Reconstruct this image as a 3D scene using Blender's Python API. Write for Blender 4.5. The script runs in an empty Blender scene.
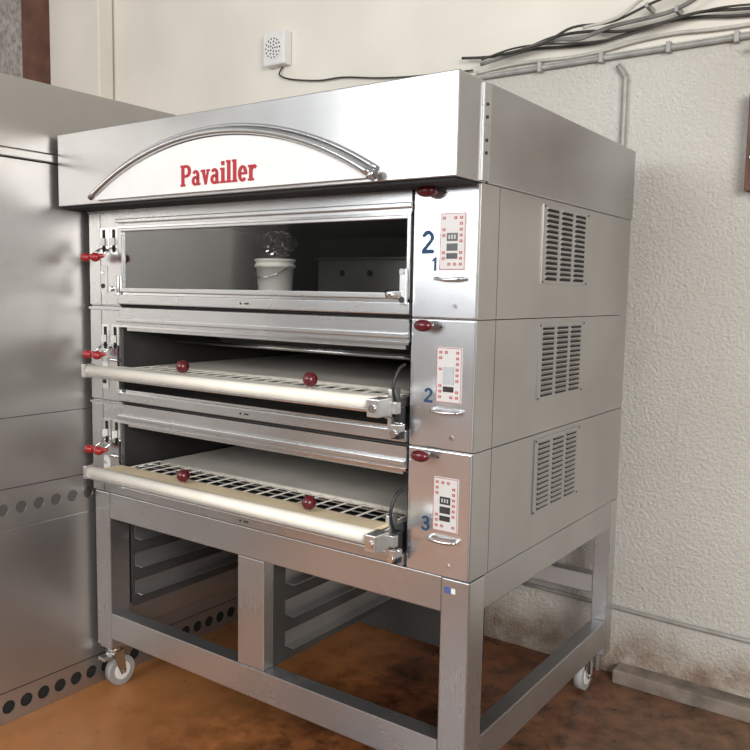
import bpy, bmesh, math, random
from mathutils import Vector, Matrix
random.seed(7)
scene=bpy.context.scene
COL=scene.collection

# ------------------------------------------------------------------ materials
def newmat(name):
    m=bpy.data.materials.new(name); m.use_nodes=True
    nt=m.node_tree; b=nt.nodes['Principled BSDF']
    return m,nt,b
def N(nt,t,**kw):
    n=nt.nodes.new(t)
    for k,v in kw.items():
        if k in n.inputs: n.inputs[k].default_value=v
        else: setattr(n,k,v)
    return n
def L(nt,a,b): nt.links.new(a,b)
def ramp(nt,stops):
    r=nt.nodes.new('ShaderNodeValToRGB'); e=r.color_ramp.elements
    while len(e)<len(stops): e.new(0.5)
    for i,(p,c) in enumerate(stops):
        e[i].position=p; e[i].color=(*c,1) if len(c)==3 else c
    return r
def coords(nt,scale=(1,1,1)):
    g=nt.nodes.new('ShaderNodeNewGeometry')
    mp=nt.nodes.new('ShaderNodeMapping'); mp.inputs['Scale'].default_value=scale
    L(nt,g.outputs['Position'],mp.inputs['Vector']); return mp.outputs['Vector']
def plain(name,col,rough=.5,metal=0.0,noise=0.0,nscale=12,bump=0.0,coat=0.0):
    m,nt,b=newmat(name)
    b.inputs['Base Color'].default_value=(*col,1); b.inputs['Roughness'].default_value=rough
    b.inputs['Metallic'].default_value=metal; b.inputs['Coat Weight'].default_value=coat
    n=N(nt,'ShaderNodeTexNoise',Scale=nscale,Detail=5.0); L(nt,coords(nt),n.inputs['Vector'])
    if noise:
        lo=tuple(c*(1-noise) for c in col); hi=tuple(min(1,c*(1+noise)) for c in col)
        r=ramp(nt,[(.3,lo),(.7,hi)]); L(nt,n.outputs['Fac'],r.inputs['Fac']); L(nt,r.outputs['Color'],b.inputs['Base Color'])
    if bump:
        bp=N(nt,'ShaderNodeBump',Strength=bump,Distance=.003); L(nt,n.outputs['Fac'],bp.inputs['Height']); L(nt,bp.outputs['Normal'],b.inputs['Normal'])
    return m
def steel(name,col,rough,streak,smudge=.12,metal=.92,warm=None,wave=.16):
    m,nt,b=newmat(name)
    b.inputs['Metallic'].default_value=metal
    n1=N(nt,'ShaderNodeTexNoise',Scale=1.0,Detail=3.0); L(nt,coords(nt,streak),n1.inputs['Vector'])
    n2=N(nt,'ShaderNodeTexNoise',Scale=2.0,Detail=3.0,Roughness=.5); L(nt,coords(nt),n2.inputs['Vector'])
    add=N(nt,'ShaderNodeMath',operation='MULTIPLY_ADD'); L(nt,n1.outputs['Fac'],add.inputs[0]); add.inputs[1].default_value=.12
    L(nt,n2.outputs['Fac'],add.inputs[2])
    lo=tuple(c*(1-smudge) for c in col); hi=tuple(min(1,c*(1+smudge)) for c in (warm or col))
    r=ramp(nt,[(.38,lo),(.72,hi)]); L(nt,add.outputs[0],r.inputs['Fac']); L(nt,r.outputs['Color'],b.inputs['Base Color'])
    mr=N(nt,'ShaderNodeMapRange'); mr.inputs['From Min'].default_value=.35; mr.inputs['From Max'].default_value=.75
    mr.inputs['To Min'].default_value=max(.05,rough-.03); mr.inputs['To Max'].default_value=rough+.05
    L(nt,add.outputs[0],mr.inputs['Value']); L(nt,mr.outputs['Result'],b.inputs['Roughness'])
    n3=N(nt,'ShaderNodeTexNoise',Scale=1.8,Detail=0.0); L(nt,coords(nt),n3.inputs['Vector'])
    bp2=N(nt,'ShaderNodeBump',Strength=wave,Distance=.012); L(nt,n3.outputs['Fac'],bp2.inputs['Height'])
    L(nt,bp2.outputs['Normal'],b.inputs['Normal'])
    return m
S_H=steel('brushed_steel_horizontal',(.57,.57,.57),.27,(2,2,160),.07,wave=.18)
S_V=steel('brushed_steel_vertical',(.57,.57,.57),.26,(160,160,2),.07,wave=.18)
S_P=steel('control_panel_steel',(.69,.70,.72),.24,(150,150,2),.06,wave=.18)
S_SIDE=steel('side_panel_steel',(.49,.48,.47),.31,(120,120,2),.10,wave=.18)
S_HOOD=steel('hood_steel',(.46,.46,.455),.29,(2,2,120),.11,wave=.18)
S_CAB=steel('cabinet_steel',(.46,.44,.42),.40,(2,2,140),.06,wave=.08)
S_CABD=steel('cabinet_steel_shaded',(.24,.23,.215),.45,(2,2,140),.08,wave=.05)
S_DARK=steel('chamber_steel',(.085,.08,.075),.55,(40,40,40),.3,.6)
S_RUN=steel('runner_steel',(.46,.45,.44),.40,(2,2,140),.1)
S_BOX=steel('inner_box_steel',(.30,.30,.30),.4,(2,2,100),.1)
CHROME=plain('polished_steel',(.72,.72,.72),.18,1.0,.06,20)
ALU=plain('aluminium',(.66,.66,.65),.30,.9,.08,30)
BLACK=plain('black_plastic',(.015,.015,.016),.45,0,.2,30)
HOLE=plain('dark_void',(.012,.011,.010),.8,0,.2,20)
RED=plain('red_ball_plastic',(.34,.012,.016),.25,0,.08,20,coat=.5)
DRED=plain('dark_red_bakelite',(.10,.005,.009),.28,0,.15,20,coat=.2)
REDTXT=plain('red_letter_paint',(.40,.015,.025),.5,0,.05,20)
BLUE=plain('blue_digit_paint',(.012,.05,.115),.75,0,.05,20)
WHITE=plain('white_enamel',(.80,.79,.77),.35,0,.04,8)
IVORY=plain('ivory_painted_rail',(.84,.79,.69),.4,0,.06,9)
CANVAS=plain('loader_canvas',(.50,.46,.40),.85,0,.12,5,.3)
PLY=plain('tan_nose_board',(.66,.54,.36),.6,0,.14,7)
KEYW=plain('keypad_membrane',(.60,.58,.56),.4,0,.03,20)
KEYR=plain('keypad_red',(.42,.06,.06),.4,0,.05,20)
LCD=plain('keypad_display',(.04,.035,.035),.2,0,.1,20)
LCDL=plain('display_digits',(.45,.47,.48),.3,0,.05,20)
PLASTW=plain('white_plastic',(.76,.75,.72),.4,0,.04,15)
WHEEL=plain('grey_wheel_rubber',(.30,.29,.28),.6,0,.12,20)
PIPE=plain('galvanised_conduit',(.36,.345,.32),.5,.2,.2,15)
CABLE=plain('dark_cable_sheath',(.05,.045,.04),.6,0,.3,15)
GCABLE=plain('grey_cable_sheath',(.19,.18,.165),.6,0,.3,15)
LCABLE=plain('pale_cable_sheath',(.50,.47,.42),.6,0,.15,15)
WOOD=plain('brown_painted_wood',(.13,.055,.035),.6,0,.3,9)
PLINTH=plain('stained_concrete',(.20,.16,.13),.85,0,.5,9,.5)
LABELB=plain('blue_sticker',(.08,.11,.28),.4); LABELR=plain('red_sticker',(.5,.10,.08),.4)

def glassmat(name,tint,alpha,k=.7):
    m,nt,b=newmat(name); nt.nodes.remove(b)
    out=nt.nodes['Material Output']
    t=N(nt,'ShaderNodeBsdfTransparent'); t.inputs['Color'].default_value=(*tint,1)
    g=N(nt,'ShaderNodeBsdfGlossy'); g.inputs['Roughness'].default_value=.04; g.inputs['Color'].default_value=(.9,.9,.9,1)
    f=N(nt,'ShaderNodeFresnel',IOR=1.4); mx=N(nt,'ShaderNodeMixShader')
    mm=N(nt,'ShaderNodeMath',operation='MULTIPLY_ADD'); L(nt,f.outputs[0],mm.inputs[0]); mm.inputs[1].default_value=k; mm.inputs[2].default_value=alpha
    L(nt,mm.outputs[0],mx.inputs[0]); L(nt,t.outputs[0],mx.inputs[1]); L(nt,g.outputs[0],mx.inputs[2]); L(nt,mx.outputs[0],out.inputs['Surface'])
    return m
GLASS=glassmat('tinted_oven_glass',(.80,.80,.79),.0,.28)
BAGM=glassmat('clear_plastic_film',(.86,.86,.86),.14)

def stucco():
    m,nt,b=newmat('rough_cream_stucco'); b.inputs['Roughness'].default_value=.9
    c=coords(nt)
    n1=N(nt,'ShaderNodeTexNoise',Scale=75.0,Detail=5.0,Roughness=.7); L(nt,c,n1.inputs['Vector'])
    v=N(nt,'ShaderNodeTexNoise',Scale=1.3,Detail=6.0); L(nt,c,v.inputs['Vector'])
    r=ramp(nt,[(.3,(.66,.62,.55)),(.7,(.77,.735,.67))]); L(nt,v.outputs['Fac'],r.inputs['Fac'])
    g=N(nt,'ShaderNodeSeparateXYZ'); L(nt,c,g.inputs[0])
    nn=N(nt,'ShaderNodeTexNoise',Scale=3.0,Detail=6.0); L(nt,c,nn.inputs['Vector'])
    ma=N(nt,'ShaderNodeMath',operation='MULTIPLY_ADD'); L(nt,nn.outputs['Fac'],ma.inputs[0]); ma.inputs[1].default_value=.14; L(nt,g.outputs['Z'],ma.inputs[2])
    rr=ramp(nt,[(.16,(1,1,1)),(.32,(0,0,0))]); L(nt,ma.outputs[0],rr.inputs['Fac'])
    st=N(nt,'ShaderNodeTexNoise',Scale=6.0,Detail=8.0,Roughness=.7); L(nt,c,st.inputs['Vector'])
    rs=ramp(nt,[(.32,(.26,.17,.12)),(.47,(.42,.33,.26)),(.62,(.60,.54,.46))]); L(nt,st.outputs['Fac'],rs.inputs['Fac'])
    mx=N(nt,'ShaderNodeMixRGB'); L(nt,rr.outputs['Color'],mx.inputs[0]); L(nt,r.outputs['Color'],mx.inputs[1]); L(nt,rs.outputs['Color'],mx.inputs[2])
    L(nt,mx.outputs[0],b.inputs['Base Color'])
    bp=N(nt,'ShaderNodeBump',Strength=1.0,Distance=.016); L(nt,n1.outputs['Fac'],bp.inputs['Height']); L(nt,bp.outputs['Normal'],b.inputs['Normal'])
    return m
STUCCO=stucco()
PLASTER=plain('smooth_cream_plaster',(.77,.725,.64),.85,0,.08,1.6,.25)
GREYW=plain('grey_speckled_wall',(.34,.31,.28),.85,0,.35,30,.5)
def floor_mat():
    m,nt,b=newmat('orange_resin_floor')
    c=coords(nt)
    n=N(nt,'ShaderNodeTexNoise',Scale=2.6,Detail=9.0,Roughness=.70); L(nt,c,n.inputs['Vector'])
    r=ramp(nt,[(.38,(.045,.018,.010)),(.50,(.17,.058,.022)),(.66,(.36,.13,.042))]); L(nt,n.outputs['Fac'],r.inputs['Fac'])  # tones lowered: shade beneath the oven is painted into the floor colour
    n2=N(nt,'ShaderNodeTexNoise',Scale=12.0,Detail=8.0,Roughness=.7); L(nt,c,n2.inputs['Vector'])
    r2=ramp(nt,[(.40,(.25,.24,.23)),(.54,(1,1,1))]); L(nt,n2.outputs['Fac'],r2.inputs['Fac'])
    mx=N(nt,'ShaderNodeMixRGB',blend_type='MULTIPLY'); mx.inputs[0].default_value=.7
    L(nt,r.outputs['Color'],mx.inputs[1]); L(nt,r2.outputs['Color'],mx.inputs[2])
    g=N(nt,'ShaderNodeSeparateXYZ'); L(nt,c,g.inputs[0])
    ma=N(nt,'ShaderNodeMath',operation='MULTIPLY_ADD'); L(nt,n.outputs['Fac'],ma.inputs[0]); ma.inputs[1].default_value=1.2; L(nt,g.outputs['X'],ma.inputs[2])
    rr0=ramp(nt,[(.20,(0,0,0)),(.85,(1,1,1))]); L(nt,ma.outputs[0],rr0.inputs['Fac'])
    mx2=N(nt,'ShaderNodeMixRGB'); L(nt,rr0.outputs['Color'],mx2.inputs[0]); L(nt,mx.outputs[0],mx2.inputs[1])
    rb=ramp(nt,[(.35,(.07,.038,.023)),(.65,(.22,.115,.065))]); L(nt,n2.outputs['Fac'],rb.inputs['Fac']); L(nt,rb.outputs['Color'],mx2.inputs[2])
    mrx=N(nt,'ShaderNodeMapRange'); mrx.inputs['From Min'].default_value=-.7; mrx.inputs['From Max'].default_value=-1.45; mrx.inputs['To Min'].default_value=0; mrx.inputs['To Max'].default_value=.75
    L(nt,g.outputs['X'],mrx.inputs['Value'])
    mx3=N(nt,'ShaderNodeMixRGB'); L(nt,mrx.outputs[0],mx3.inputs[0]); L(nt,mx2.outputs[0],mx3.inputs[1]); mx3.inputs[2].default_value=(.54,.22,.070,1)  # lit floor at the left painted in as brighter orange along X
    L(nt,mx3.outputs[0],b.inputs['Base Color'])
    rr=ramp(nt,[(.3,(.22,.22,.22)),(.7,(.5,.5,.5))]); L(nt,n2.outputs['Fac'],rr.inputs['Fac']); L(nt,rr.outputs['Color'],b.inputs['Roughness'])
    bp=N(nt,'ShaderNodeBump',Strength=.15,Distance=.004); L(nt,n.outputs['Fac'],bp.inputs['Height']); L(nt,bp.outputs['Normal'],b.inputs['Normal'])
    return m
FLOOR=floor_mat()

# ------------------------------------------------------------------ geometry builder
WLOC={}
class B:
    def __init__(s): s.bm=bmesh.new(); s.mats=[]
    def _mi(s,m):
        if m not in s.mats: s.mats.append(m)
        return s.mats.index(m)
    def _tag(s,faces,m,smooth=False):
        i=s._mi(m)
        for f in faces: f.material_index=i; f.smooth=smooth
    def box(s,x0,x1,y0,y1,z0,z1,m,bev=0.0):
        r=bmesh.ops.create_cube(s.bm,size=1)
        vs=r['verts']
        for v in vs: v.co=Vector(((x0+x1)/2+v.co.x*(x1-x0),(y0+y1)/2+v.co.y*(y1-y0),(z0+z1)/2+v.co.z*(z1-z0)))
        fs=set(f for v in vs for f in v.link_faces)
        s._tag(fs,m)
        if bev>0:
            es=list(set(e for v in vs for e in v.link_edges))
            rr=bmesh.ops.bevel(s.bm,geom=es,offset=bev,segments=2,affect='EDGES',profile=.6)
            s._tag(rr['faces'],m)
        return s
    def prism(s,pts,axis,a0,a1,m,smooth=False):
        def mk(p,a):
            return {'x':(a,p[0],p[1]),'y':(p[0],a,p[1]),'z':(p[0],p[1],a)}[axis]
        A=[s.bm.verts.new(mk(p,a0)) for p in pts]; Bv=[s.bm.verts.new(mk(p,a1)) for p in pts]
        fs=[s.bm.faces.new(A),s.bm.faces.new(Bv[::-1])]
        n=len(pts); sd=[]
        for i in range(n): sd.append(s.bm.faces.new((A[i],Bv[i],Bv[(i+1)%n],A[(i+1)%n])))
        s._tag(fs,m); s._tag(sd,m,smooth); return s
    def cyl(s,p0,p1,r,m,seg=20,r2=None,cap=True):
        p0=Vector(p0);p1=Vector(p1); d=p1-p0; r2=r if r2 is None else r2
        q=Vector((0,0,1)).rotation_difference(d.normalized())
        A=[];C=[]
        for i in range(seg):
            a=2*math.pi*i/seg; u=Vector((math.cos(a),math.sin(a),0))
            A.append(s.bm.verts.new(p0+q@(u*r))); C.append(s.bm.verts.new(p1+q@(u*r2)))
        sd=[s.bm.faces.new((A[i],A[(i+1)%seg],C[(i+1)%seg],C[i])) for i in range(seg)]
        s._tag(sd,m,True)
        if cap: s._tag([s.bm.faces.new(A[::-1]),s.bm.faces.new(C)],m)
        return s
    def sph(s,c,r,m,sc=(1,1,1),seg=20):
        g=bmesh.ops.create_uvsphere(s.bm,u_segments=seg,v_segments=seg//2+2,radius=r)
        for v in g['verts']: v.co=Vector((c[0]+v.co.x*sc[0],c[1]+v.co.y*sc[1],c[2]+v.co.z*sc[2]))
        s._tag(set(f for v in g['verts'] for f in v.link_faces),m,True); return s
    def tube(s,pts,r,m,seg=10,sub=0):
        pts=[Vector(p) for p in pts]
        if sub:
            out=[]
            P=[pts[0]]+pts+[pts[-1]]
            for i in range(1,len(P)-2):
                for k in range(sub):
                    t=k/sub; a,b_,c,d=P[i-1],P[i],P[i+1],P[i+2]
                    out.append(.5*((2*b_)+(c-a)*t+(2*a-5*b_+4*c-d)*t*t+(-a+3*b_-3*c+d)*t**3))
            out.append(pts[-1]); pts=out
        rings=[]; n=len(pts); up=None
        for i,p in enumerate(pts):
            d=(pts[min(i+1,n-1)]-pts[max(i-1,0)]).normalized()
            if up is None:
                up=Vector((0,0,1)) if abs(d.z)<.9 else Vector((0,1,0))
            a=(up-d*up.dot(d)).normalized(); up=a; b_=d.cross(a)
            rings.append([s.bm.verts.new(p+(a*math.cos(2*math.pi*k/seg)+b_*math.sin(2*math.pi*k/seg))*r) for k in range(seg)])
        fs=[]
        for i in range(n-1):
            for k in range(seg): fs.append(s.bm.faces.new((rings[i][k],rings[i][(k+1)%seg],rings[i+1][(k+1)%seg],rings[i+1][k])))
        s._tag(fs,m,True); s._tag([s.bm.faces.new(rings[0][::-1]),s.bm.faces.new(rings[-1])],m); return s
    def lathe(s,c,prof,m,seg=28):
        rings=[]
        for r,z in prof:
            rings.append([s.bm.verts.new((c[0]+r*math.cos(2*math.pi*k/seg),c[1]+r*math.sin(2*math.pi*k/seg),c[2]+z)) for k in range(seg)])
        fs=[]
        for i in range(len(rings)-1):
            for k in range(seg): fs.append(s.bm.faces.new((rings[i][k],rings[i][(k+1)%seg],rings[i+1][(k+1)%seg],rings[i+1][k])))
        s._tag(fs,m,True); s._tag([s.bm.faces.new(rings[0][::-1])],m); return s
    def done(s,name,parent=None,label=None,origin=None,**props):
        bmesh.ops.recalc_face_normals(s.bm,faces=s.bm.faces)
        vs=[v.co for v in s.bm.verts]
        lo=Vector([min(v[i] for v in vs) for i in range(3)]); hi=Vector([max(v[i] for v in vs) for i in range(3)])
        o=Vector(origin) if origin else Vector(((lo.x+hi.x)/2,(lo.y+hi.y)/2,lo.z))
        for v in s.bm.verts: v.co-=o
        me=bpy.data.meshes.new(name); s.bm.to_mesh(me); s.bm.free()
        for m in s.mats: me.materials.append(m)
        ob=bpy.data.objects.new(name,me); COL.objects.link(ob)
        place(ob,o,parent)
        if label: ob['label']=label
        for k,v in props.items(): ob[k]=v
        return ob
def place(ob,o,parent):
    o=Vector(o); WLOC[ob.name]=o
    if parent: ob.parent=parent; ob.location=o-WLOC[parent.name]
    else: ob.location=o
def empty(name,loc,label,cat,parent=None):
    e=bpy.data.objects.new(name,None); COL.objects.link(e); e.empty_display_size=.1; place(e,loc,parent)
    e['label']=label; e['category']=cat; return e

# hand-drawn glyphs (unit = cap height): slab serif letters, plain bold digits
def glyphs(b,txt,x,base,hh,y,m,depth=.0018,gap=.09,sx=1.0):
    st=.215; sf=.10
    lay=[0]
    def quad(p):
        lay[0]+=1; d=depth+lay[0]%5*.00006
        P=[(x+px*hh*sx,base+pz*hh) for px,pz in p]; b.prism(P,'y',y-d,y,m)
    def rect(x0,x1,z0,z1): quad([(x0,z0),(x1,z0),(x1,z1),(x0,z1)])
    def arcs(cx,cz,rx,rz,tx,tz,a0,a1,n=18):
        for i in range(n):
            A=math.radians(a0+(a1-a0)*i/n); C=math.radians(a0+(a1-a0)*(i+1)/n+(.6 if a1>a0 else -.6))
            quad([(cx+rx*math.cos(A),cz+rz*math.sin(A)),(cx+rx*math.cos(C),cz+rz*math.sin(C)),(cx+(rx-tx)*math.cos(C),cz+(rz-tz)*math.sin(C)),(cx+(rx-tx)*math.cos(A),cz+(rz-tz)*math.sin(A))])
    for ch in txt:
        if ch=='P':
            rect(.06,.06+st,0,1); rect(0,.34,0,sf); rect(0,.2,1-sf,1)
            rect(.2,.46,1-.13,1); rect(.2,.46,.41,.54); arcs(.44,.705,.32,.295,.21,.135,-92,92); w=.76
        elif ch=='a':
            arcs(.27,.215,.27,.23,.19,.12,0,360,22); rect(.345,.54,.0,.50); rect(.5,.62,0,sf)
            arcs(.28,.46,.26,.26,.19,.12,-5,150); w=.62
        elif ch=='v':
            quad([(.03,.70),(.25,.70),(.39,0),(.25,0)]); quad([(.42,.70),(.56,.70),(.39,0),(.25,0)])
            rect(-.02,.28,.70-sf,.70); rect(.38,.61,.70-sf,.70); w=.60
        elif ch=='i':
            rect(.07,.07+st,0,.70); rect(0,.35,0,sf); rect(0,.1,.70-sf,.70); rect(.07,.07+st,.81,1.0); w=.34
        elif ch=='l':
            rect(.07,.07+st,0,1.02); rect(0,.35,0,sf); rect(0,.1,1.02-sf,1.02); w=.34
        elif ch=='e':
            arcs(.30,.35,.30,.37,.20,.13,0,318,24); rect(.12,.595,.30,.41); w=.60
        elif ch=='r':
            rect(.07,.07+st,0,.70); rect(0,.38,0,sf); rect(0,.1,.70-sf,.70); arcs(.40,.46,.20,.25,.13,.16,35,165,10); w=.56
        elif ch=='1':
            rect(.17,.36,0,1); quad([(0,.66),(.2,.80),(.2,1),(0,.78)]); w=.38
        elif ch=='2':
            arcs(.32,.69,.32,.31,.18,.17,-25,172,20); quad([(.0,.15),(.22,.15),(.62,.58),(.46,.62)]); rect(0,.64,0,.17); w=.66
        elif ch=='3':
            arcs(.31,.73,.30,.27,.17,.15,-80,165,20); arcs(.31,.29,.33,.30,.18,.16,-165,85,20); rect(.22,.40,.44,.58); w=.66
        x+=(w+gap)*hh*sx
    return x

# ------------------------------------------------------------------ dimensions
W=1.565; D=1.125; ZB=.7615; ZT=1.7715; H=(ZT-ZB)/3; ZH=2.0115; YH=-.125
OX0,OX1=-1.395,-.195
WY=1.31

# ------------------------------------------------------------------ setting
b=B(); b.box(-6.5,4,-6,WY,-.06,0,FLOOR); b.done('floor',kind='structure')
b=B(); b.box(-6.5,4,WY,WY+.12,0,2.42,STUCCO); b.done('wall_back',kind='structure')
b=B(); b.box(-6.5,4,WY+.012,WY+.12,2.42,4.3,PLASTER); b.done('wall_upper',kind='structure')
b=B(); b.box(-6.6,-6.5,-6,WY+.12,0,4.3,GREYW); b.done('wall_left',kind='structure')
b=B(); b.box(-6.5,-3.72,WY-.22,WY,0,4.3,GREYW); b.done('trim_1',kind='structure')
b=B(); b.box(-3.655,-3.17,WY-.10,WY,0,4.3,PLASTER,.01); b.done('trim_2',kind='structure')
b=B(); b.box(-3.72,-3.655,WY-.24,WY,0,4.3,WOOD); b.done('trim_3',kind='structure')
b=B(); b.box(-.02,4,1.225,WY-.001,0,.055,PLINTH,.006); b.done('baseboard_back',kind='structure')

# ------------------------------------------------------------------ the oven
oven=empty('deck_oven',(-W/2,D/2,0),'large stainless steel three-deck bakery oven on a wheeled open stand','oven')

b=B()
b.box(-W,0,YH,0.02,ZT,ZH,S_HOOD,.003)
b.box(-W,0.004,.0235,D,ZT,ZH,S_HOOD,.003)
b.box(-W+.01,-.002,.0185,.026,ZT+.004,ZH-.004,HOLE)
b.box(.0005,.006,-.012,.020,ZT+.004,ZH-.006,S_V)
for z in (ZT+.07,ZT+.10,ZT+.155,ZT+.185): b.cyl((.006,.004,z),(.0085,.004,z),.004,BLACK,8)
b.box(-W+.01,-.01,YH+.01,.0,ZT-.008,ZT,HOLE)
hood=b.done('hood',oven,'stainless canopy box with an arched white sign')
cx=-.795; half=.555; rise=.150; zb=ZT+.016; R=(half**2+rise**2)/(2*rise); zc=zb+rise-R
def arc(rr,n=40,trim=0):
    a0=math.asin((half-trim)/rr)
    return [(cx+rr*math.sin(-a0+2*a0*i/n), zc+rr*math.cos(-a0+2*a0*i/n)) for i in range(n+1)]
b=B(); pts=arc(R-.006,48,.01); b.prism([(pts[0][0],zb-.006)]+pts+[(pts[-1][0],zb-.006)],'y',YH-.014,YH+.0005,WHITE)
sign=b.done('sign_panel',hood,'white arched panel with red lettering')
b=B(); p=arc(R+.006,40,-.01)
b.tube([(x,YH-.020,z) for x,z in p],.0095,CHROME,10)
b.tube([(x,YH-.006,z) for x,z in arc(R+.022,40,-.015)],.006,S_H,8)
b.cyl((p[-1][0],YH-.024,p[-1][1]),(p[-1][0]+.012,YH-.024,p[-1][1]-.006),.014,CHROME,12)
b.done('arch_rail',hood,'polished steel tube bent in an arc')
b=B(); glyphs(b,'Pavailler',-.928,ZT+.028,.061,YH-.014,REDTXT,gap=.06,sx=.96)
b.done('lettering',sign,'bold red slab-serif company lettering')

# ---- decks
def make_deck(k):
    bz=ZB+H*k; tz=bz+H
    cz=bz+.295
    b=B(); g=.0012
    b.box(-W,OX0-.001,0,D,bz+g,tz-g,S_V)
    b.box(OX1+.001,-.0015,0,.098,bz+g,tz-g,S_SIDE)
    b.box(OX1+.001,-.0015,.101,D,bz+g,tz-g,S_SIDE)
    b.box(-.012,-.006,.09,.11,bz+g,tz-g,HOLE)
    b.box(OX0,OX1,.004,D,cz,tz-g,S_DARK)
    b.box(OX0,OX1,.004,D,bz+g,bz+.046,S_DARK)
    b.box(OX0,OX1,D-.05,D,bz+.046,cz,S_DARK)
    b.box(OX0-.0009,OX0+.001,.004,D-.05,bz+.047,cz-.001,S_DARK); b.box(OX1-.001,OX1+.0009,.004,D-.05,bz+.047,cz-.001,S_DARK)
    body=b.done('oven_deck',oven,'hollow stainless baking deck with a long front opening')
    b=B()
    b.box(OX0,OX1,-.012,.004,bz+.272,tz-.004,S_H,.002)
    b.box(OX0,OX1,-.026,-.011,bz+.283,bz+.297,S_H,.003)
    b.box(OX0,OX1,-.016,-.011,bz+.266,bz+.2725,CHROME)
    b.box(-W+.002,OX1,-.0145,-.0005,tz-.012,tz-.004,S_H)
    b.done('lintel',body)
    b=B(); b.box(-W+.002,-1.500,-.008,-.0005,bz+.004,tz-.014,S_V,.0015)
    b.box(-1.497,OX0-.002,-.008,-.0005,bz+.004,tz-.014,S_V,.0015)
    b.box(-1.4995,-1.4975,-.005,-.0005,bz+.006,tz-.016,HOLE)
    for xx in (-1.475,-1.42):
        b.box(xx-.021,xx+.021,-.0105,-.0075,bz+.178,bz+.272,CHROME,.001)
        b.box(xx-.008,xx+.008,-.0110,-.0100,bz+.186,bz+.264,HOLE)
    b.box(-1.494,-1.462,-.012,-.008,bz+.045,bz+.14,PLASTW,.001)
    b.cyl((-1.478,-.018,bz+.07),(-1.478,-.012,bz+.07),.008,BLACK,10); b.cyl((-1.478,-.018,bz+.115),(-1.478,-.012,bz+.115),.006,CHROME,10)
    b.done('column_cover',body)
    b=B()
    b.box(OX0,OX1,-.020,.003,bz+.008,bz+.040,S_H,.003)
    b.box(OX0,OX1,-.008,.003,bz+.0405,bz+.048,CHROME)
    b.box(OX0,OX1,-.006,.003,bz+.0015,bz+.0075,HOLE)
    for xx in (-.80,-.78,-.77): b.cyl((xx,-.0225,bz+.024),(xx,-.0195,bz+.024),.003,BLACK,8)
    b.done('sill',body)
    for i,xx in enumerate((-1.475,-1.42)):
        b=B()
        b.tube([(xx,-.006,bz+.205),(xx-.004,-.035,bz+.19),(xx-.012,-.06,bz+.166)],.0045,CHROME,8)
        b.sph((xx-.028,-.066,bz+.167),.0165,RED,(1.25,1,.95))
        b.cyl((xx-.018,-.064,bz+.168),(xx+.006,-.054,bz+.174),.010,RED,12,.006)
        b.box(xx-.005,xx+.005,-.026,-.010,bz+.21,bz+.235,PLASTW,.001)
        b.done('damper_lever',body,'steel lever with a glossy red ball')
    b=B(); b.box(OX1+.005,-.003,-.008,-.0005,bz+.003,tz-.003,S_P,.002)
    b.box(OX1+.0005,OX1+.0045,-.004,-.0005,bz+.003,tz-.003,HOLE)
    b.cyl((-.062,-.0105,bz+.034),(-.062,-.008,bz+.034),.006,CHROME,12)
    b.cyl((-.1,-.0105,tz-.02),(-.1,-.008,tz-.02),.003,BLACK,8)
    b.done('control_panel',body,'bright brushed steel control panel')
    b=B(); kx0,kx1=-.110,-.036; kz0,kz1=bz+.124,bz+.266; y=-.008
    b.box(kx0,kx1,y-.003,y,kz0,kz1,KEYW,.001)
    e=y-.0034
    b.box(kx0+.001,kx1-.001,e-.0001,y-.0028,kz1-.0025,kz1-.001,KEYR); b.box(kx0+.001,kx1-.001,e-.0001,y-.0028,kz0+.001,kz0+.0025,KEYR)
    b.box(kx0+.001,kx0+.0022,e-.0001,y-.0028,kz0+.001,kz1-.001,KEYR); b.box(kx1-.0022,kx1-.001,e-.0001,y-.0028,kz0+.001,kz1-.001,KEYR)
    for r_ in range(9):
        zz=kz1-.013-r_*.0143
        cols=(0,1,2,3) if r_ in (0,8) else ((0,3) if r_ not in(4,5) else (3,))
        for c_ in cols:
            xx=kx0+.012+c_*.0165
            if (r_+c_+k)%7==3: continue
            b.box(xx-.0040,xx+.0040,e-.0006,y-.0028,zz-.0034,zz+.0034,KEYR)
            b.box(xx-.0012,xx+.0012,e-.0010,y-.0030,zz-.0012,zz+.0012,KEYW)
    b.box(kx0+.021,kx0+.052,e-.0006,y-.0028,kz0+.072,kz0+.092,LCD)
    b.box(kx0+.021,kx0+.052,e-.0006,y-.0028,kz0+.048,kz0+.066,LCD)
    b.box(kx0+.021,kx0+.052,e-.0006,y-.0028,kz0+.028,kz0+.042,LCD)
    if k!=1:
        for q in range(3):
            b.box(kx0+.026+q*.008,kx0+.030+q*.008,e-.0009,y-.003,kz0+.077,kz0+.087,LCDL)
    else: b.box(kx0+.021,kx0+.052,e-.0009,y-.003,kz0+.048,kz0+.092,LCDL)
    b.done('keypad',body,'white membrane keypad with red keys and dark display')
    b=B(); kk=(-.136,-.008,tz-.017)
    b.cyl(kk,(kk[0],kk[1]-.022,kk[2]),.006,CHROME,12)
    b.sph((kk[0],kk[1]-.030,kk[2]),.0185,DRED,(1.45,.85,.85))
    b.done('pull_knob',body,'dark red oblong pull knob')
    b=B(); hz=bz+.105
    b.tube([(-.116,-.008,hz),(-.112,-.024,hz-.003),(-.076,-.028,hz-.005),(-.040,-.024,hz-.003),(-.036,-.008,hz)],.0045,CHROME,8,6)
    b.done('pull_handle',body,'small bowed chrome pull')
    b=B()
    if k==2:
        glyphs(b,'2',-.164,bz+.166,.058,-.008,BLUE,.0010,sx=.95); glyphs(b,'1',-.132,bz+.122,.034,-.008,BLUE,.0010)
    elif k==1: glyphs(b,'2',-.146,bz+.120,.038,-.008,BLUE,.0010)
    else: glyphs(b,'3',-.146,bz+.116,.040,-.008,BLUE,.0010)
    b.done('deck_number',body,'blue painted digit')
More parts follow.
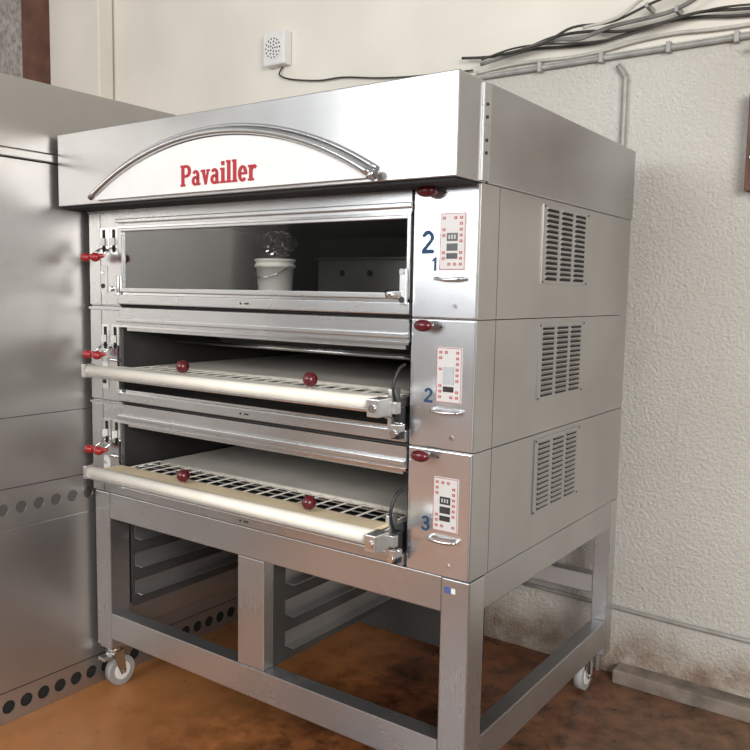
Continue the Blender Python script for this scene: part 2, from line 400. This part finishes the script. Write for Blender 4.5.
    b=B(); y0,y1=.367,.712; z0,z1=bz+.098,bz+.322
    b.box(-.0015,.0018,y0,y1,z0,z1,S_SIDE,.0008)
    ncol=3; nrow=14; cw=(y1-y0-.03)/ncol
    for c_ in range(ncol):
        for r_ in range(nrow):
            ya=y0+.024+c_*cw; yb=ya+cw-.024; zz=z0+.014+r_*(z1-z0-.03)/(nrow-1)
            b.box(.0010,.0024,ya,yb,zz-.0040,zz+.0034,HOLE)
            b.prism([(.0018,zz+.0070),(.0068,zz+.0030),(.0018,zz+.0038)],'y',ya,yb,S_SIDE)
    for (yy,zz) in ((y0+.006,z0+.006),(y1-.006,z0+.006),(y0+.006,z1-.006),(y1-.006,z1-.006)): b.cyl((.0015,yy,zz),(.0035,yy,zz),.003,BLACK,8)
    b.done('vent_grille',body,'louvred steel ventilation grille')
    if k==2:
        b=B()
        fr=.010; z0=bz+.049; z1=bz+.266; yA,yB=-.014,.002
        b.box(OX0+.002,OX0+.020,yA,yB,z0,z1,S_V,.002); b.box(OX1-.012,OX1-.002,yA,yB,z0,z1,S_V,.002)
        b.box(OX0+.020,OX1-.012,yA,yB,z1-fr,z1,S_H,.002); b.box(OX0+.020,OX1-.012,yA-.006,yB,z0,z0+.016,S_H,.003)
        b.done('door',body,'closed glass door in a steel frame')
        b=B(); b.box(OX0+.021,OX1-.013,-.0055,-.0050,z0+.017,z1-fr-.001,GLASS); b.done('door_glass',body,'dark tinted glass pane')
        b=B()
        b.box(OX1-.055,OX1-.014,-.034,-.015,z0+.006,z0+.020,CHROME,.002)
        b.cyl((OX1-.060,-.030,z0+.013),(OX1-.040,-.030,z0+.013),.011,CHROME,14)
        b.box(OX1-.022,OX1-.004,-.030,-.015,z0-.015,z0+.078,ALU,.002)
        b.cyl((OX1-.013,-.034,z0+.070),(OX1-.013,-.015,z0+.070),.008,CHROME,12)
        b.cyl((OX1-.013,-.034,z0-.002),(OX1-.013,-.015,z0-.002),.008,BLACK,12)
        b.done('door_latch',body,'steel hinge latch')
        b=B()
        b.box(-1.432,-1.395,-.022,-.009,z0+.002,z0+.018,CHROME,.002)
        b.cyl((-1.42,-.03,z0+.012),(-1.42,-.009,z0+.012),.008,CHROME,12)
        b.box(-1.400,-1.388,-.026,-.015,z0-.01,z0+.055,ALU,.002)
        b.done('door_pivot',body,'steel pivot bracket')
        b=B(); b.box(-1.21,-.40,.84,.93,bz+.047,bz+.195,S_BOX,.006); b.box(-1.22,-.39,.83,.94,bz+.195,bz+.203,S_BOX,.002)  # reflection in the door glass, built as a solid box in the chamber
        for xx in (-1.08,-.94): b.cyl((xx,.836,bz+.14),(xx,.842,bz+.14),.013,HOLE,16)
        b.done('reflection_box',body,'dull metal box with round ports, stands in for a glass reflection')
    else:
        b=B(); b.prism([(.018,bz+.258),(.0185,bz+.2592),(.2005,bz+.2152),(.200,bz+.214)],'x',OX0+.03,OX1-.03,GLASS)
        b.done('door_glass',body,'glass flap swung up inside')
        b=B(); b.cyl((OX0+.03,.205,bz+.212),(OX1-.03,.205,bz+.212),.007,CHROME,10); b.box(OX0+.02,OX1-.02,.004,.020,bz+.252,bz+.271,S_H,.002)
        b.done('door',body,'steel edged flap frame')
    return body
decks=[make_deck(k) for k in range(3)]

# ---- loaders
for k in (1,0):
    bz=ZB+H*k; zz=bz+(.128 if k==1 else .121)
    x0,x1=OX0+.045,OX1-.012
    b=B()
    b.box(x0+.01,x0+.030,-.10,D-.1,zz-.030,zz-.004,ALU,.002); b.box(x1-.030,x1-.01,-.10,D-.1,zz-.030,zz-.004,ALU,.002)
    b.box(x0+.03,x1-.03,-.030,-.010,zz-.030,zz-.012,ALU,.002)
    ld=b.done('loader',oven,'pull-out dough loader with an ivory front bar')
    b=B()
    prof=[(-.164,zz-.014),(-.168,zz-.004),(-.165,zz+.008),(-.155,zz+.014),(-.138,zz+.014),(-.130,zz+.008),(-.130,zz-.008),(-.138,zz-.014)]
    b.prism(prof,'x',x0-.02,x1+.0,IVORY,True)
    b.prism([(-.164,zz-.0145),(-.168,zz-.018),(-.166,zz-.024),(-.132,zz-.024),(-.132,zz-.0145)],'x',x0-.02,x1+.0,ALU)
    b.done('front_bar',ld,'ivory painted front bar')
    b=B()
    b.box(x0-.040,x0-.0205,-.170,-.128,zz-.026,zz+.018,ALU,.003)
    b.cyl((x0-.05,-.150,zz-.004),(x0-.02,-.150,zz-.004),.009,CHROME,14)
    b.done('end_bracket',ld,'aluminium end cap')
    b=B()
    b.box(x1+.0005,x1+.036,-.180,-.120,zz-.034,zz+.012,ALU,.003)
    b.box(x1-.03,x1+.05,-.120,-.100,zz-.030,zz+.000,ALU,.002)
    b.cyl((x1+.018,-.185,zz-.012),(x1+.018,-.180,zz-.012),.010,CHROME,14)
    b.done('end_bracket',ld,'aluminium end cap')
    b=B(); b.box(x0+.01,x1-.01,-.129,-.055 if k==0 else -.07,zz+.000,zz+.010,PLY if k==0 else IVORY,.003); b.done('nose_board',ld,'thin board behind the front bar')
    b=B(); b.box(x0+.04,x1-.04,.10,D-.10,zz-.008,zz+.004,CANVAS,.002); b.cyl((x0+.04,.10,zz-.004),(x1-.04,.10,zz-.004),.008,CANVAS,10); b.done('canvas_belt',ld,'grey-beige canvas belt')
    b=B()
    n=20
    for i in range(n+1):
        xx=x0+.03+(x1-x0-.06)*i/n
        b.box(xx-.0024,xx+.0024,-.055,.10,zz-.0015,zz+.0015,IVORY)
    for yy in (-.02,.02,.06): b.box(x0+.03,x1-.03,yy-.002,yy+.002,zz-.0047,zz-.0017,ALU)
    b.done('wire_grid',ld,'thin wire loader grid',kind='stuff')
    for xx in (-.970,-.456):
        b=B(); b.cyl((xx,-.10,zz+.010),(xx,-.10,zz+.025),.006,CHROME,10); b.sph((xx,-.10,zz+.034),.0205,DRED); b.done('ball_knob',ld,'dark red ball knob')
    b=B()
    b.box(OX1-.030,OX1-.004,-.045,-.013,bz+.018,bz+.105,BLACK,.003)
    b.box(OX1-.020,OX1+.006,-.060,-.030,bz+.040,bz+.060,ALU,.002)
    b.tube([(OX1-.018,-.03,bz+.10),(OX1-.022,-.05,bz+.15),(OX1-.016,-.035,bz+.20),(OX1-.008,-.014,bz+.215)],.0045,BLACK,8,5)
    b.box(OX1-.034,OX1-.022,-.055,-.013,bz+.04,bz+.15,ALU,.002)
    b.cyl((OX1-.03,-.064,bz+.085),(OX1-.03,-.045,bz+.085),.012,CHROME,12)
    b.cyl((OX1-.012,-.064,bz+.035),(OX1-.012,-.045,bz+.035),.010,CHROME,12)
    b.tube([(OX1-.01,-.065,bz+.066),(OX1+.02,-.065,bz+.066)],.003,CHROME,8)
    b.done('hinge_mechanism',ld,'black and steel hinge mechanism')
    b=B()
    b.box(OX0+.002,OX0+.018,-.03,-.013,bz+.03,bz+.10,ALU,.002)
    b.tube([(OX0+.01,-.02,bz+.10),(OX0+.03,-.04,bz+.15),(OX0+.005,-.02,bz+.20)],.004,BLACK,8,5)
    b.tube([(OX0-.03,-.02,bz+.15),(OX0-.01,-.05,bz+.155),(OX0+.03,-.03,bz+.15)],.006,CHROME,8,4)
    b.done('hinge_mechanism',ld,'black and steel hinge mechanism')

# ---- stand
b=B(); P=.085; z0,z1=.207,.306; t0=ZB-.098; t1=ZB-.002
for (xa,ya) in ((-W,0),(-P,0),(-W,D-.06),(-.06,D-.06)):
    px=P if ya==0 else .06
    b.box(xa,xa+px,ya,ya+(P if ya==0 else .06),.17,t1,S_V,.004)
e=.0005
b.box(-W+P+e,-P-e,.003,.06,t0,t1,S_H,.003); b.box(-W+P+e,-P-e,.003,.06,z0,z1,S_H,.003)
for xa in (-W+.003,-.053):
    b.box(xa,xa+.05,P+e,D-.06-e,t0,t1,S_SIDE,.003); b.box(xa,xa+.05,P+e,D-.06-e,z0,z1,S_SIDE,.003)
b.box(-W+.06+e,-.06-e,D-.055,D-.005,t0,t1,S_H,.003); b.box(-W+.06+e,-.06-e,D-.055,D-.005,.40,.47,S_H,.003)
stand=b.done('stand',oven,'open welded stainless steel stand')
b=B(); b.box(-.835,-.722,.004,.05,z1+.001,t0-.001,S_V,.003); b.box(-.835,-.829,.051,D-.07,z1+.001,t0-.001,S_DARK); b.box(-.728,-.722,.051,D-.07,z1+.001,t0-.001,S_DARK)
b.done('divider_post',stand,'steel middle upright')
for (xa,xb) in ((-1.470,-1.43),(-.7205,-.6805)):
    for i in range(3):
        zz=z1+.055+i*.105
        b=B(); b.box(xa,xa+.003,.10,D-.12,zz,zz+.045,S_RUN); b.box(xa,xb,.10,D-.12,zz-.003,zz,S_RUN)
        b.done('tray_runner',stand,'angled steel tray runner')
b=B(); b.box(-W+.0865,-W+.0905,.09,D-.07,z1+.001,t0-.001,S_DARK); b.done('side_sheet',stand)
b=B(); b.box(-W+.065,-.50,D-.062,D-.058,.012,t0-.001,S_DARK); b.done('shade_sheet',stand,'added dark sheet standing in for shade under the oven')  # added sheet, its dark colour stands in for shade behind the bays
b=B(); b.box(-.075,-.055,-.0012,.0005,ZB-.042,ZB-.024,LABELB); b.box(-.054,-.042,-.0012,.0005,ZB-.040,ZB-.026,PLASTW)
b.done('sticker',stand,'small blue and white sticker')
def caster(x,y):
    b=B()
    b.box(x-.035,x+.035,y-.035,y+.035,.160,.169,CHROME,.001)
    b.cyl((x,y,.140),(x,y,.160),.028,CHROME,16)
    b.box(x-.026,x+.026,y-.022,y+.026,.130,.141,CHROME,.002)
    for s_ in (-1,1):
        xx=x+s_*.024
        b.prism([(y-.022,.135),(y+.024,.135),(y+.034,.055),(y+.012,.045),(y-.004,.08)],'x',xx-.0015,xx+.0015,CHROME)
    b.cyl((x-.031,y+.022,.057),(x+.031,y+.022,.057),.007,CHROME,10)
    b.box(x-.02,x+.02,y-.06,y-.022,.118,.132,ALU,.003)
    c_=b.done('caster',stand,'swivel caster with grey wheel')
    b=B()
    b.cyl((x-.016,y+.022,.057),(x+.016,y+.022,.057),.056,WHEEL,28); b.cyl((x-.018,y+.022,.057),(x+.018,y+.022,.057),.034,PLASTW,20); b.cyl((x-.0185,y+.022,.057),(x+.0185,y+.022,.057),.012,CHROME,12)
    b.done('wheel',c_)
for (x,y) in ((-W+.043,.043),(-.043,.043),(-W+.04,D-.04),(-.095,D-.035)): caster(x,y)

# ------------------------------------------------------------------ bucket and bag in the top deck
bz=ZB+2*H+.0462; bx,by=-1.045,.40
b=B(); b.lathe((bx,by,bz),[(.058,0),(.060,.004),(.068,.100),(.074,.100),(.075,.108),(.070,.112),(.070,.120),(.0745,.122),(.0745,.130),(.066,.131),(.064,.124),(.001,.123)],PLASTW)
b.cyl((bx,by,bz+.121),(bx,by,bz+.126),.068,PLASTW,28)
bk=b.done('bucket',None,'small white plastic bucket with a lid',category='bucket')
b=B(); b.tube([(bx-.074,by,bz+.105),(bx-.05,by-.055,bz+.075),(bx,by-.078,bz+.062),(bx+.05,by-.055,bz+.075),(bx+.074,by,bz+.105)],.002,CHROME,6,5); b.done('bail_handle',bk,'thin wire bail')
b=B(); g=bmesh.ops.create_icosphere(b.bm,subdivisions=4,radius=1)
for v in g['verts']:
    n=v.co.copy(); w=1+.16*math.sin(9*n.x+4*n.z)+.12*math.sin(13*n.y-7*n.z+2)+.06*random.random()
    v.co=Vector((bx+.01+n.x*.062*w,by+n.y*.05*w,bz+.131+.052+n.z*.046*min(w,1.09)))
b._tag(b.bm.faces,BAGM,False)
b.done('plastic_bag',None,'crumpled clear plastic bag on a white bucket',category='bag')

# ------------------------------------------------------------------ tall steel cabinet standing beside the oven
CXP=-1.590
cab=empty('proofing_cabinet',(CXP-.4,.2,0),'tall dull stainless steel cabinet with perforated lower panels','cabinet')
CY0,CY1=-1.1,.95
b=B(); b.box(CXP-.8,CXP-.03,CY0,CY1,.0,2.17,S_CAB); b.box(CXP-.0301,CXP-.010,CY0,CY1,.0,2.165,HOLE)
b.done('cabinet_body',cab)
def sheet(z0,z1,nm='panel',lab=None):
    b=B(); b.box(CXP-.004,CXP,CY0,CY1,z0,z1,S_CAB,.001); return b.done(nm,cab,lab)
sheet(1.950,2.18,'top_panel'); sheet(1.060,1.915,'side_panel'); sheet(.819,1.058,'side_panel')
b=B(); b.box(CXP-.004,CXP+.010,CY0,CY1,1.918,1.947,S_CAB,.004); b.done('ledge_strip',cab,'raised steel strip')
def holes(zc,r,step,hh,nm,dark):
    b=B(); n=int((CY1-CY0)/step); seg=16
    for i in range(n):
        yc=CY0+step*(i+.5); ring=[];out=[];ring2=[]
        for k in range(seg):
            a=2*math.pi*(k+.5)/seg; c,s_=math.cos(a),math.sin(a); m_=max(abs(c),abs(s_))
            sq=(c/m_*step/2,s_/m_*hh/2)
            ring.append(b.bm.verts.new((CXP,yc+c*r,zc+s_*r))); ring2.append(b.bm.verts.new((CXP-.005,yc+c*r,zc+s_*r)))
            out.append(b.bm.verts.new((CXP,yc+sq[0],zc+sq[1])))
        fs=[]
        for k in range(seg):
            j=(k+1)%seg
            fs.append(b.bm.faces.new((out[k],out[j],ring[j],ring[k]))); fs.append(b.bm.faces.new((ring[k],ring[j],ring2[j],ring2[k])))
        for cxx,czz in ((1,1),(-1,1),(-1,-1),(1,-1)):
            cv=Vector((CXP,yc+cxx*step/2,zc+czz*hh/2)); near=sorted(out,key=lambda v:(v.co-cv).length)[:2]
            fs.append(b.bm.faces.new((b.bm.verts.new(cv),near[0],near[1])))
        b._tag(fs,S_CAB)
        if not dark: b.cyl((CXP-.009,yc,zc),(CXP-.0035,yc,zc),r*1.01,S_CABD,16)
    return b.done(nm,cab,'steel strip with a row of round holes')
holes(.747,.021,.066,.14,'vent_strip',False)
b=B(); b.box(CXP-.004,CXP,CY0,CY1,.112,.676,S_CAB,.001); b.done('side_panel',cab)
holes(.055,.0235,.066,.108,'vent_strip',True)

# ------------------------------------------------------------------ things on the wall
b=B(); vx,vz=-1.86,2.685
b.box(vx-.072,vx+.072,WY-.044,WY+.012,vz-.080,vz+.080,PLASTW,.010)
vb=b.done('ventilation_box',None,'small square cream plastic sounder box on the wall',category='wall box')
b=B()
b.cyl((vx,WY-.048,vz),(vx,WY-.043,vz),.055,PLASTW,28)
for rr,nn in ((.045,14),(.030,9),(.016,5),(0,1)):
    for i in range(nn):
        a=2*math.pi*i/nn; b.cyl((vx+rr*math.cos(a),WY-.0492,vz+rr*math.sin(a)),(vx+rr*math.cos(a),WY-.0475,vz+rr*math.sin(a)),.0042,HOLE,8)
b.done('round_grille',vb,'round perforated cover')
yw=WY
def cable(pts,r,m,nm,lab,cat='cable',sub=6,ties=()): 
    b=B(); b.tube(pts,r,m,10,sub); o=b.done(nm,None,lab,category=cat)
    for (x,y,z) in ties:
        b=B(); b.box(x-.006,x+.006,y-r-.002,yw+.010,z-r-.003,z+r+.003,PIPE,.001); b.done('cable_tie',o,'small grey cable clip')
    return o
cable([(-1.84,yw+.005,2.605),(-1.85,yw-.008,2.565),(-1.78,yw-.005,2.535),(-1.6,yw-.005,2.505),(-1.45,yw-.005,2.50),(-1.25,yw-.005,2.47),(-1.05,yw-.008,2.45),(-.76,yw-.008,2.435)],.0040,CABLE,'cable','thin dark cable hanging from the wall box')
dz=-.075
def run(z0,z1,r,m,dy,wob,nm,lab,xs=-.74,xe=2.2,n=22,cat='cable',ph=1.9):
    pts=[(xs+(xe-xs)*i/n, yw-dy, dz+z0+(z1-z0)*i/n+wob*math.sin(i*ph+z0*50)+wob*.6*math.sin(i*ph*.43+z1*31)) for i in range(n+1)]
    return cable(pts,r,m,nm,lab,cat)
cp=run(2.475,2.475,.011,PIPE,.014,.0,'conduit_pipe','straight grey galvanised conduit along the wall',cat='pipe')
for xx in (-.45,-.2,.05,.28,.5):
    b=B(); b.box(xx-.008,xx+.008,yw-.032,yw-.0005,2.382,2.420,PIPE,.002); b.done('saddle_clip',cp,'grey saddle clip')
run(2.503,2.55,.007,LCABLE,.004,.008,'cable','pale cable running along the wall',ph=1.5)
run(2.530,2.64,.006,CABLE,.006,.016,'cable','dark cable running along the wall',xs=-.62,ph=1.3)
run(2.555,2.60,.006,CABLE,.030,.014,'cable','black cable running loosely along the wall',xs=-.80,ph=1.7)
run(2.52,2.66,.004,CABLE,.045,.020,'cable','thin black cable running along the wall',xs=-.70,ph=1.1)
cable([(-.70,yw-.05,2.44),(-.40,yw-.05,2.485),(-.28,yw-.05,2.475),(-.15,yw-.05,2.50),(.08,yw-.05,2.52),(.22,yw-.05,2.60),(.34,yw-.05,2.74),(.42,yw-.05,3.0)],.008,GCABLE,'cable','grey cable turning up the wall',ties=((.08,yw-.05,2.52),))
cable([(-.60,yw-.07,2.46),(-.42,yw-.07,2.475),(-.30,yw-.07,2.515),(-.15,yw-.07,2.51),(-.02,yw-.07,2.545),(.12,yw-.07,2.59),(.22,yw-.07,2.70),(.30,yw-.07,2.95)],.005,CABLE,'cable','thin dark cable turning up the wall',ties=((-.02,yw-.07,2.545),))
cable([(-.25,yw-.09,2.50),(-.12,yw-.09,2.515),(.0,yw-.09,2.575),(.15,yw-.09,2.57),(.3,yw-.09,2.60),(.7,yw-.09,2.62),(1.5,yw-.09,2.66)],.006,LCABLE,'cable','pale cable running along the wall',ties=((.3,yw-.09,2.60),))
cable([(-.105,yw-.014,.001),(-.105,yw-.014,1.6),(-.105,yw-.014,2.26),(-.108,yw-.014,2.32),(-.135,yw-.016,2.365)],.010,PIPE,'conduit_pipe','vertical grey conduit dropping down the stucco wall','pipe',5)
cable([(-.5,yw-.010,.285),(0,yw-.010,.275),(.4,yw-.010,.27),(1.5,yw-.010,.27)],.009,PIPE,'water_pipe','thin grey pipe along the base of the wall','pipe',3)
b=B(); b.box(.340,.62,WY-.06,WY-.001,1.87,2.20,WOOD,.004); b.box(.355,.60,WY-.066,WY-.0605,1.89,2.18,WOOD,.002); b.cyl((.365,WY-.075,1.98),(.365,WY-.066,1.98),.008,CHROME,10)
b.done('wall_cupboard',None,'small brown wooden wall cupboard on stucco',category='cupboard')
b=B(); b.box(.330,.60,WY-.05,WY-.001,2.345,2.36,PIPE,.002); b.box(.340,.355,WY-.02,WY-.001,2.28,2.345,PIPE,.002); b.box(.56,.575,WY-.02,WY-.001,2.28,2.345,PIPE,.002)
b.done('wall_bracket',None,'thin grey metal bracket on the wall',category='bracket')

# ------------------------------------------------------------------ light
w=bpy.data.worlds.new('w'); scene.world=w; w.use_nodes=True; nt=w.node_tree
bg=nt.nodes['Background']; tc=N(nt,'ShaderNodeTexCoord'); sp=N(nt,'ShaderNodeSeparateXYZ'); L(nt,tc.outputs['Generated'],sp.inputs[0])
mr=N(nt,'ShaderNodeMapRange'); mr.inputs['From Min'].default_value=-1; mr.inputs['From Max'].default_value=1; L(nt,sp.outputs['Z'],mr.inputs['Value'])
r=ramp(nt,[(.0,(.09,.075,.06)),(.48,(.20,.18,.16)),(.52,(.42,.415,.41)),(.7,(.54,.535,.53)),(1,(.44,.435,.43))]); L(nt,mr.outputs[0],r.inputs['Fac'])
wn=N(nt,'ShaderNodeTexNoise',Scale=2.2,Detail=1.0); L(nt,tc.outputs['Generated'],wn.inputs['Vector'])
wr=ramp(nt,[(.36,(.50,.50,.51)),(.50,(.98,.98,.98)),(.64,(1.7,1.7,1.69))]); L(nt,wn.outputs['Fac'],wr.inputs['Fac'])
wm=N(nt,'ShaderNodeMixRGB',blend_type='MULTIPLY'); wm.inputs[0].default_value=1; L(nt,r.outputs['Color'],wm.inputs[1]); L(nt,wr.outputs['Color'],wm.inputs[2])
L(nt,wm.outputs[0],bg.inputs['Color']); bg.inputs['Strength'].default_value=.82
def area(loc,target,sx,sy,power,col,nm='area_light'):
    l=bpy.data.lights.new(nm,'AREA'); l.shape='RECTANGLE'; l.size=sx; l.size_y=sy; l.energy=power; l.color=col
    o=bpy.data.objects.new(nm,l); COL.objects.link(o); o.location=loc
    o.rotation_euler=(Vector(target)-Vector(loc)).to_track_quat('-Z','Y').to_euler()
area((3.6,-3.2,2.5),(-.2,.8,1.3),2.2,2.0,230,(1,.99,.97))
area((-1.8,-4.6,2.8),(-.8,0,1.2),2.6,1.8,135,(.95,.98,1))
area((-.85,.12,ZB+2*H+.29),(-.95,.45,ZB+2*H+.05),.5,.03,1.3,(1,.96,.9),'chamber_fill')  # added fill light inside the top chamber, brightens the bucket
# ------------------------------------------------------------------ camera
cam=bpy.data.cameras.new('camera'); co=bpy.data.objects.new('camera',cam); COL.objects.link(co)
a,p,r_,f=.6177,.1021,.0184,808.07
F=Vector((-math.sin(a)*math.cos(p),math.cos(a)*math.cos(p),-math.sin(p))); R0=Vector((math.cos(a),math.sin(a),0)); U0=R0.cross(F)
Rv=R0*math.cos(r_)+U0*math.sin(r_); Uv=U0*math.cos(r_)-R0*math.sin(r_)
M=Matrix((Rv,Uv,-F)).transposed().to_4x4(); M.translation=Vector((.9568,-1.7838,1.5)); co.matrix_world=M
cam.sensor_width=36; cam.lens=36*f/750; cam.clip_start=.05
scene.camera=co
scene.view_settings.view_transform='Standard'
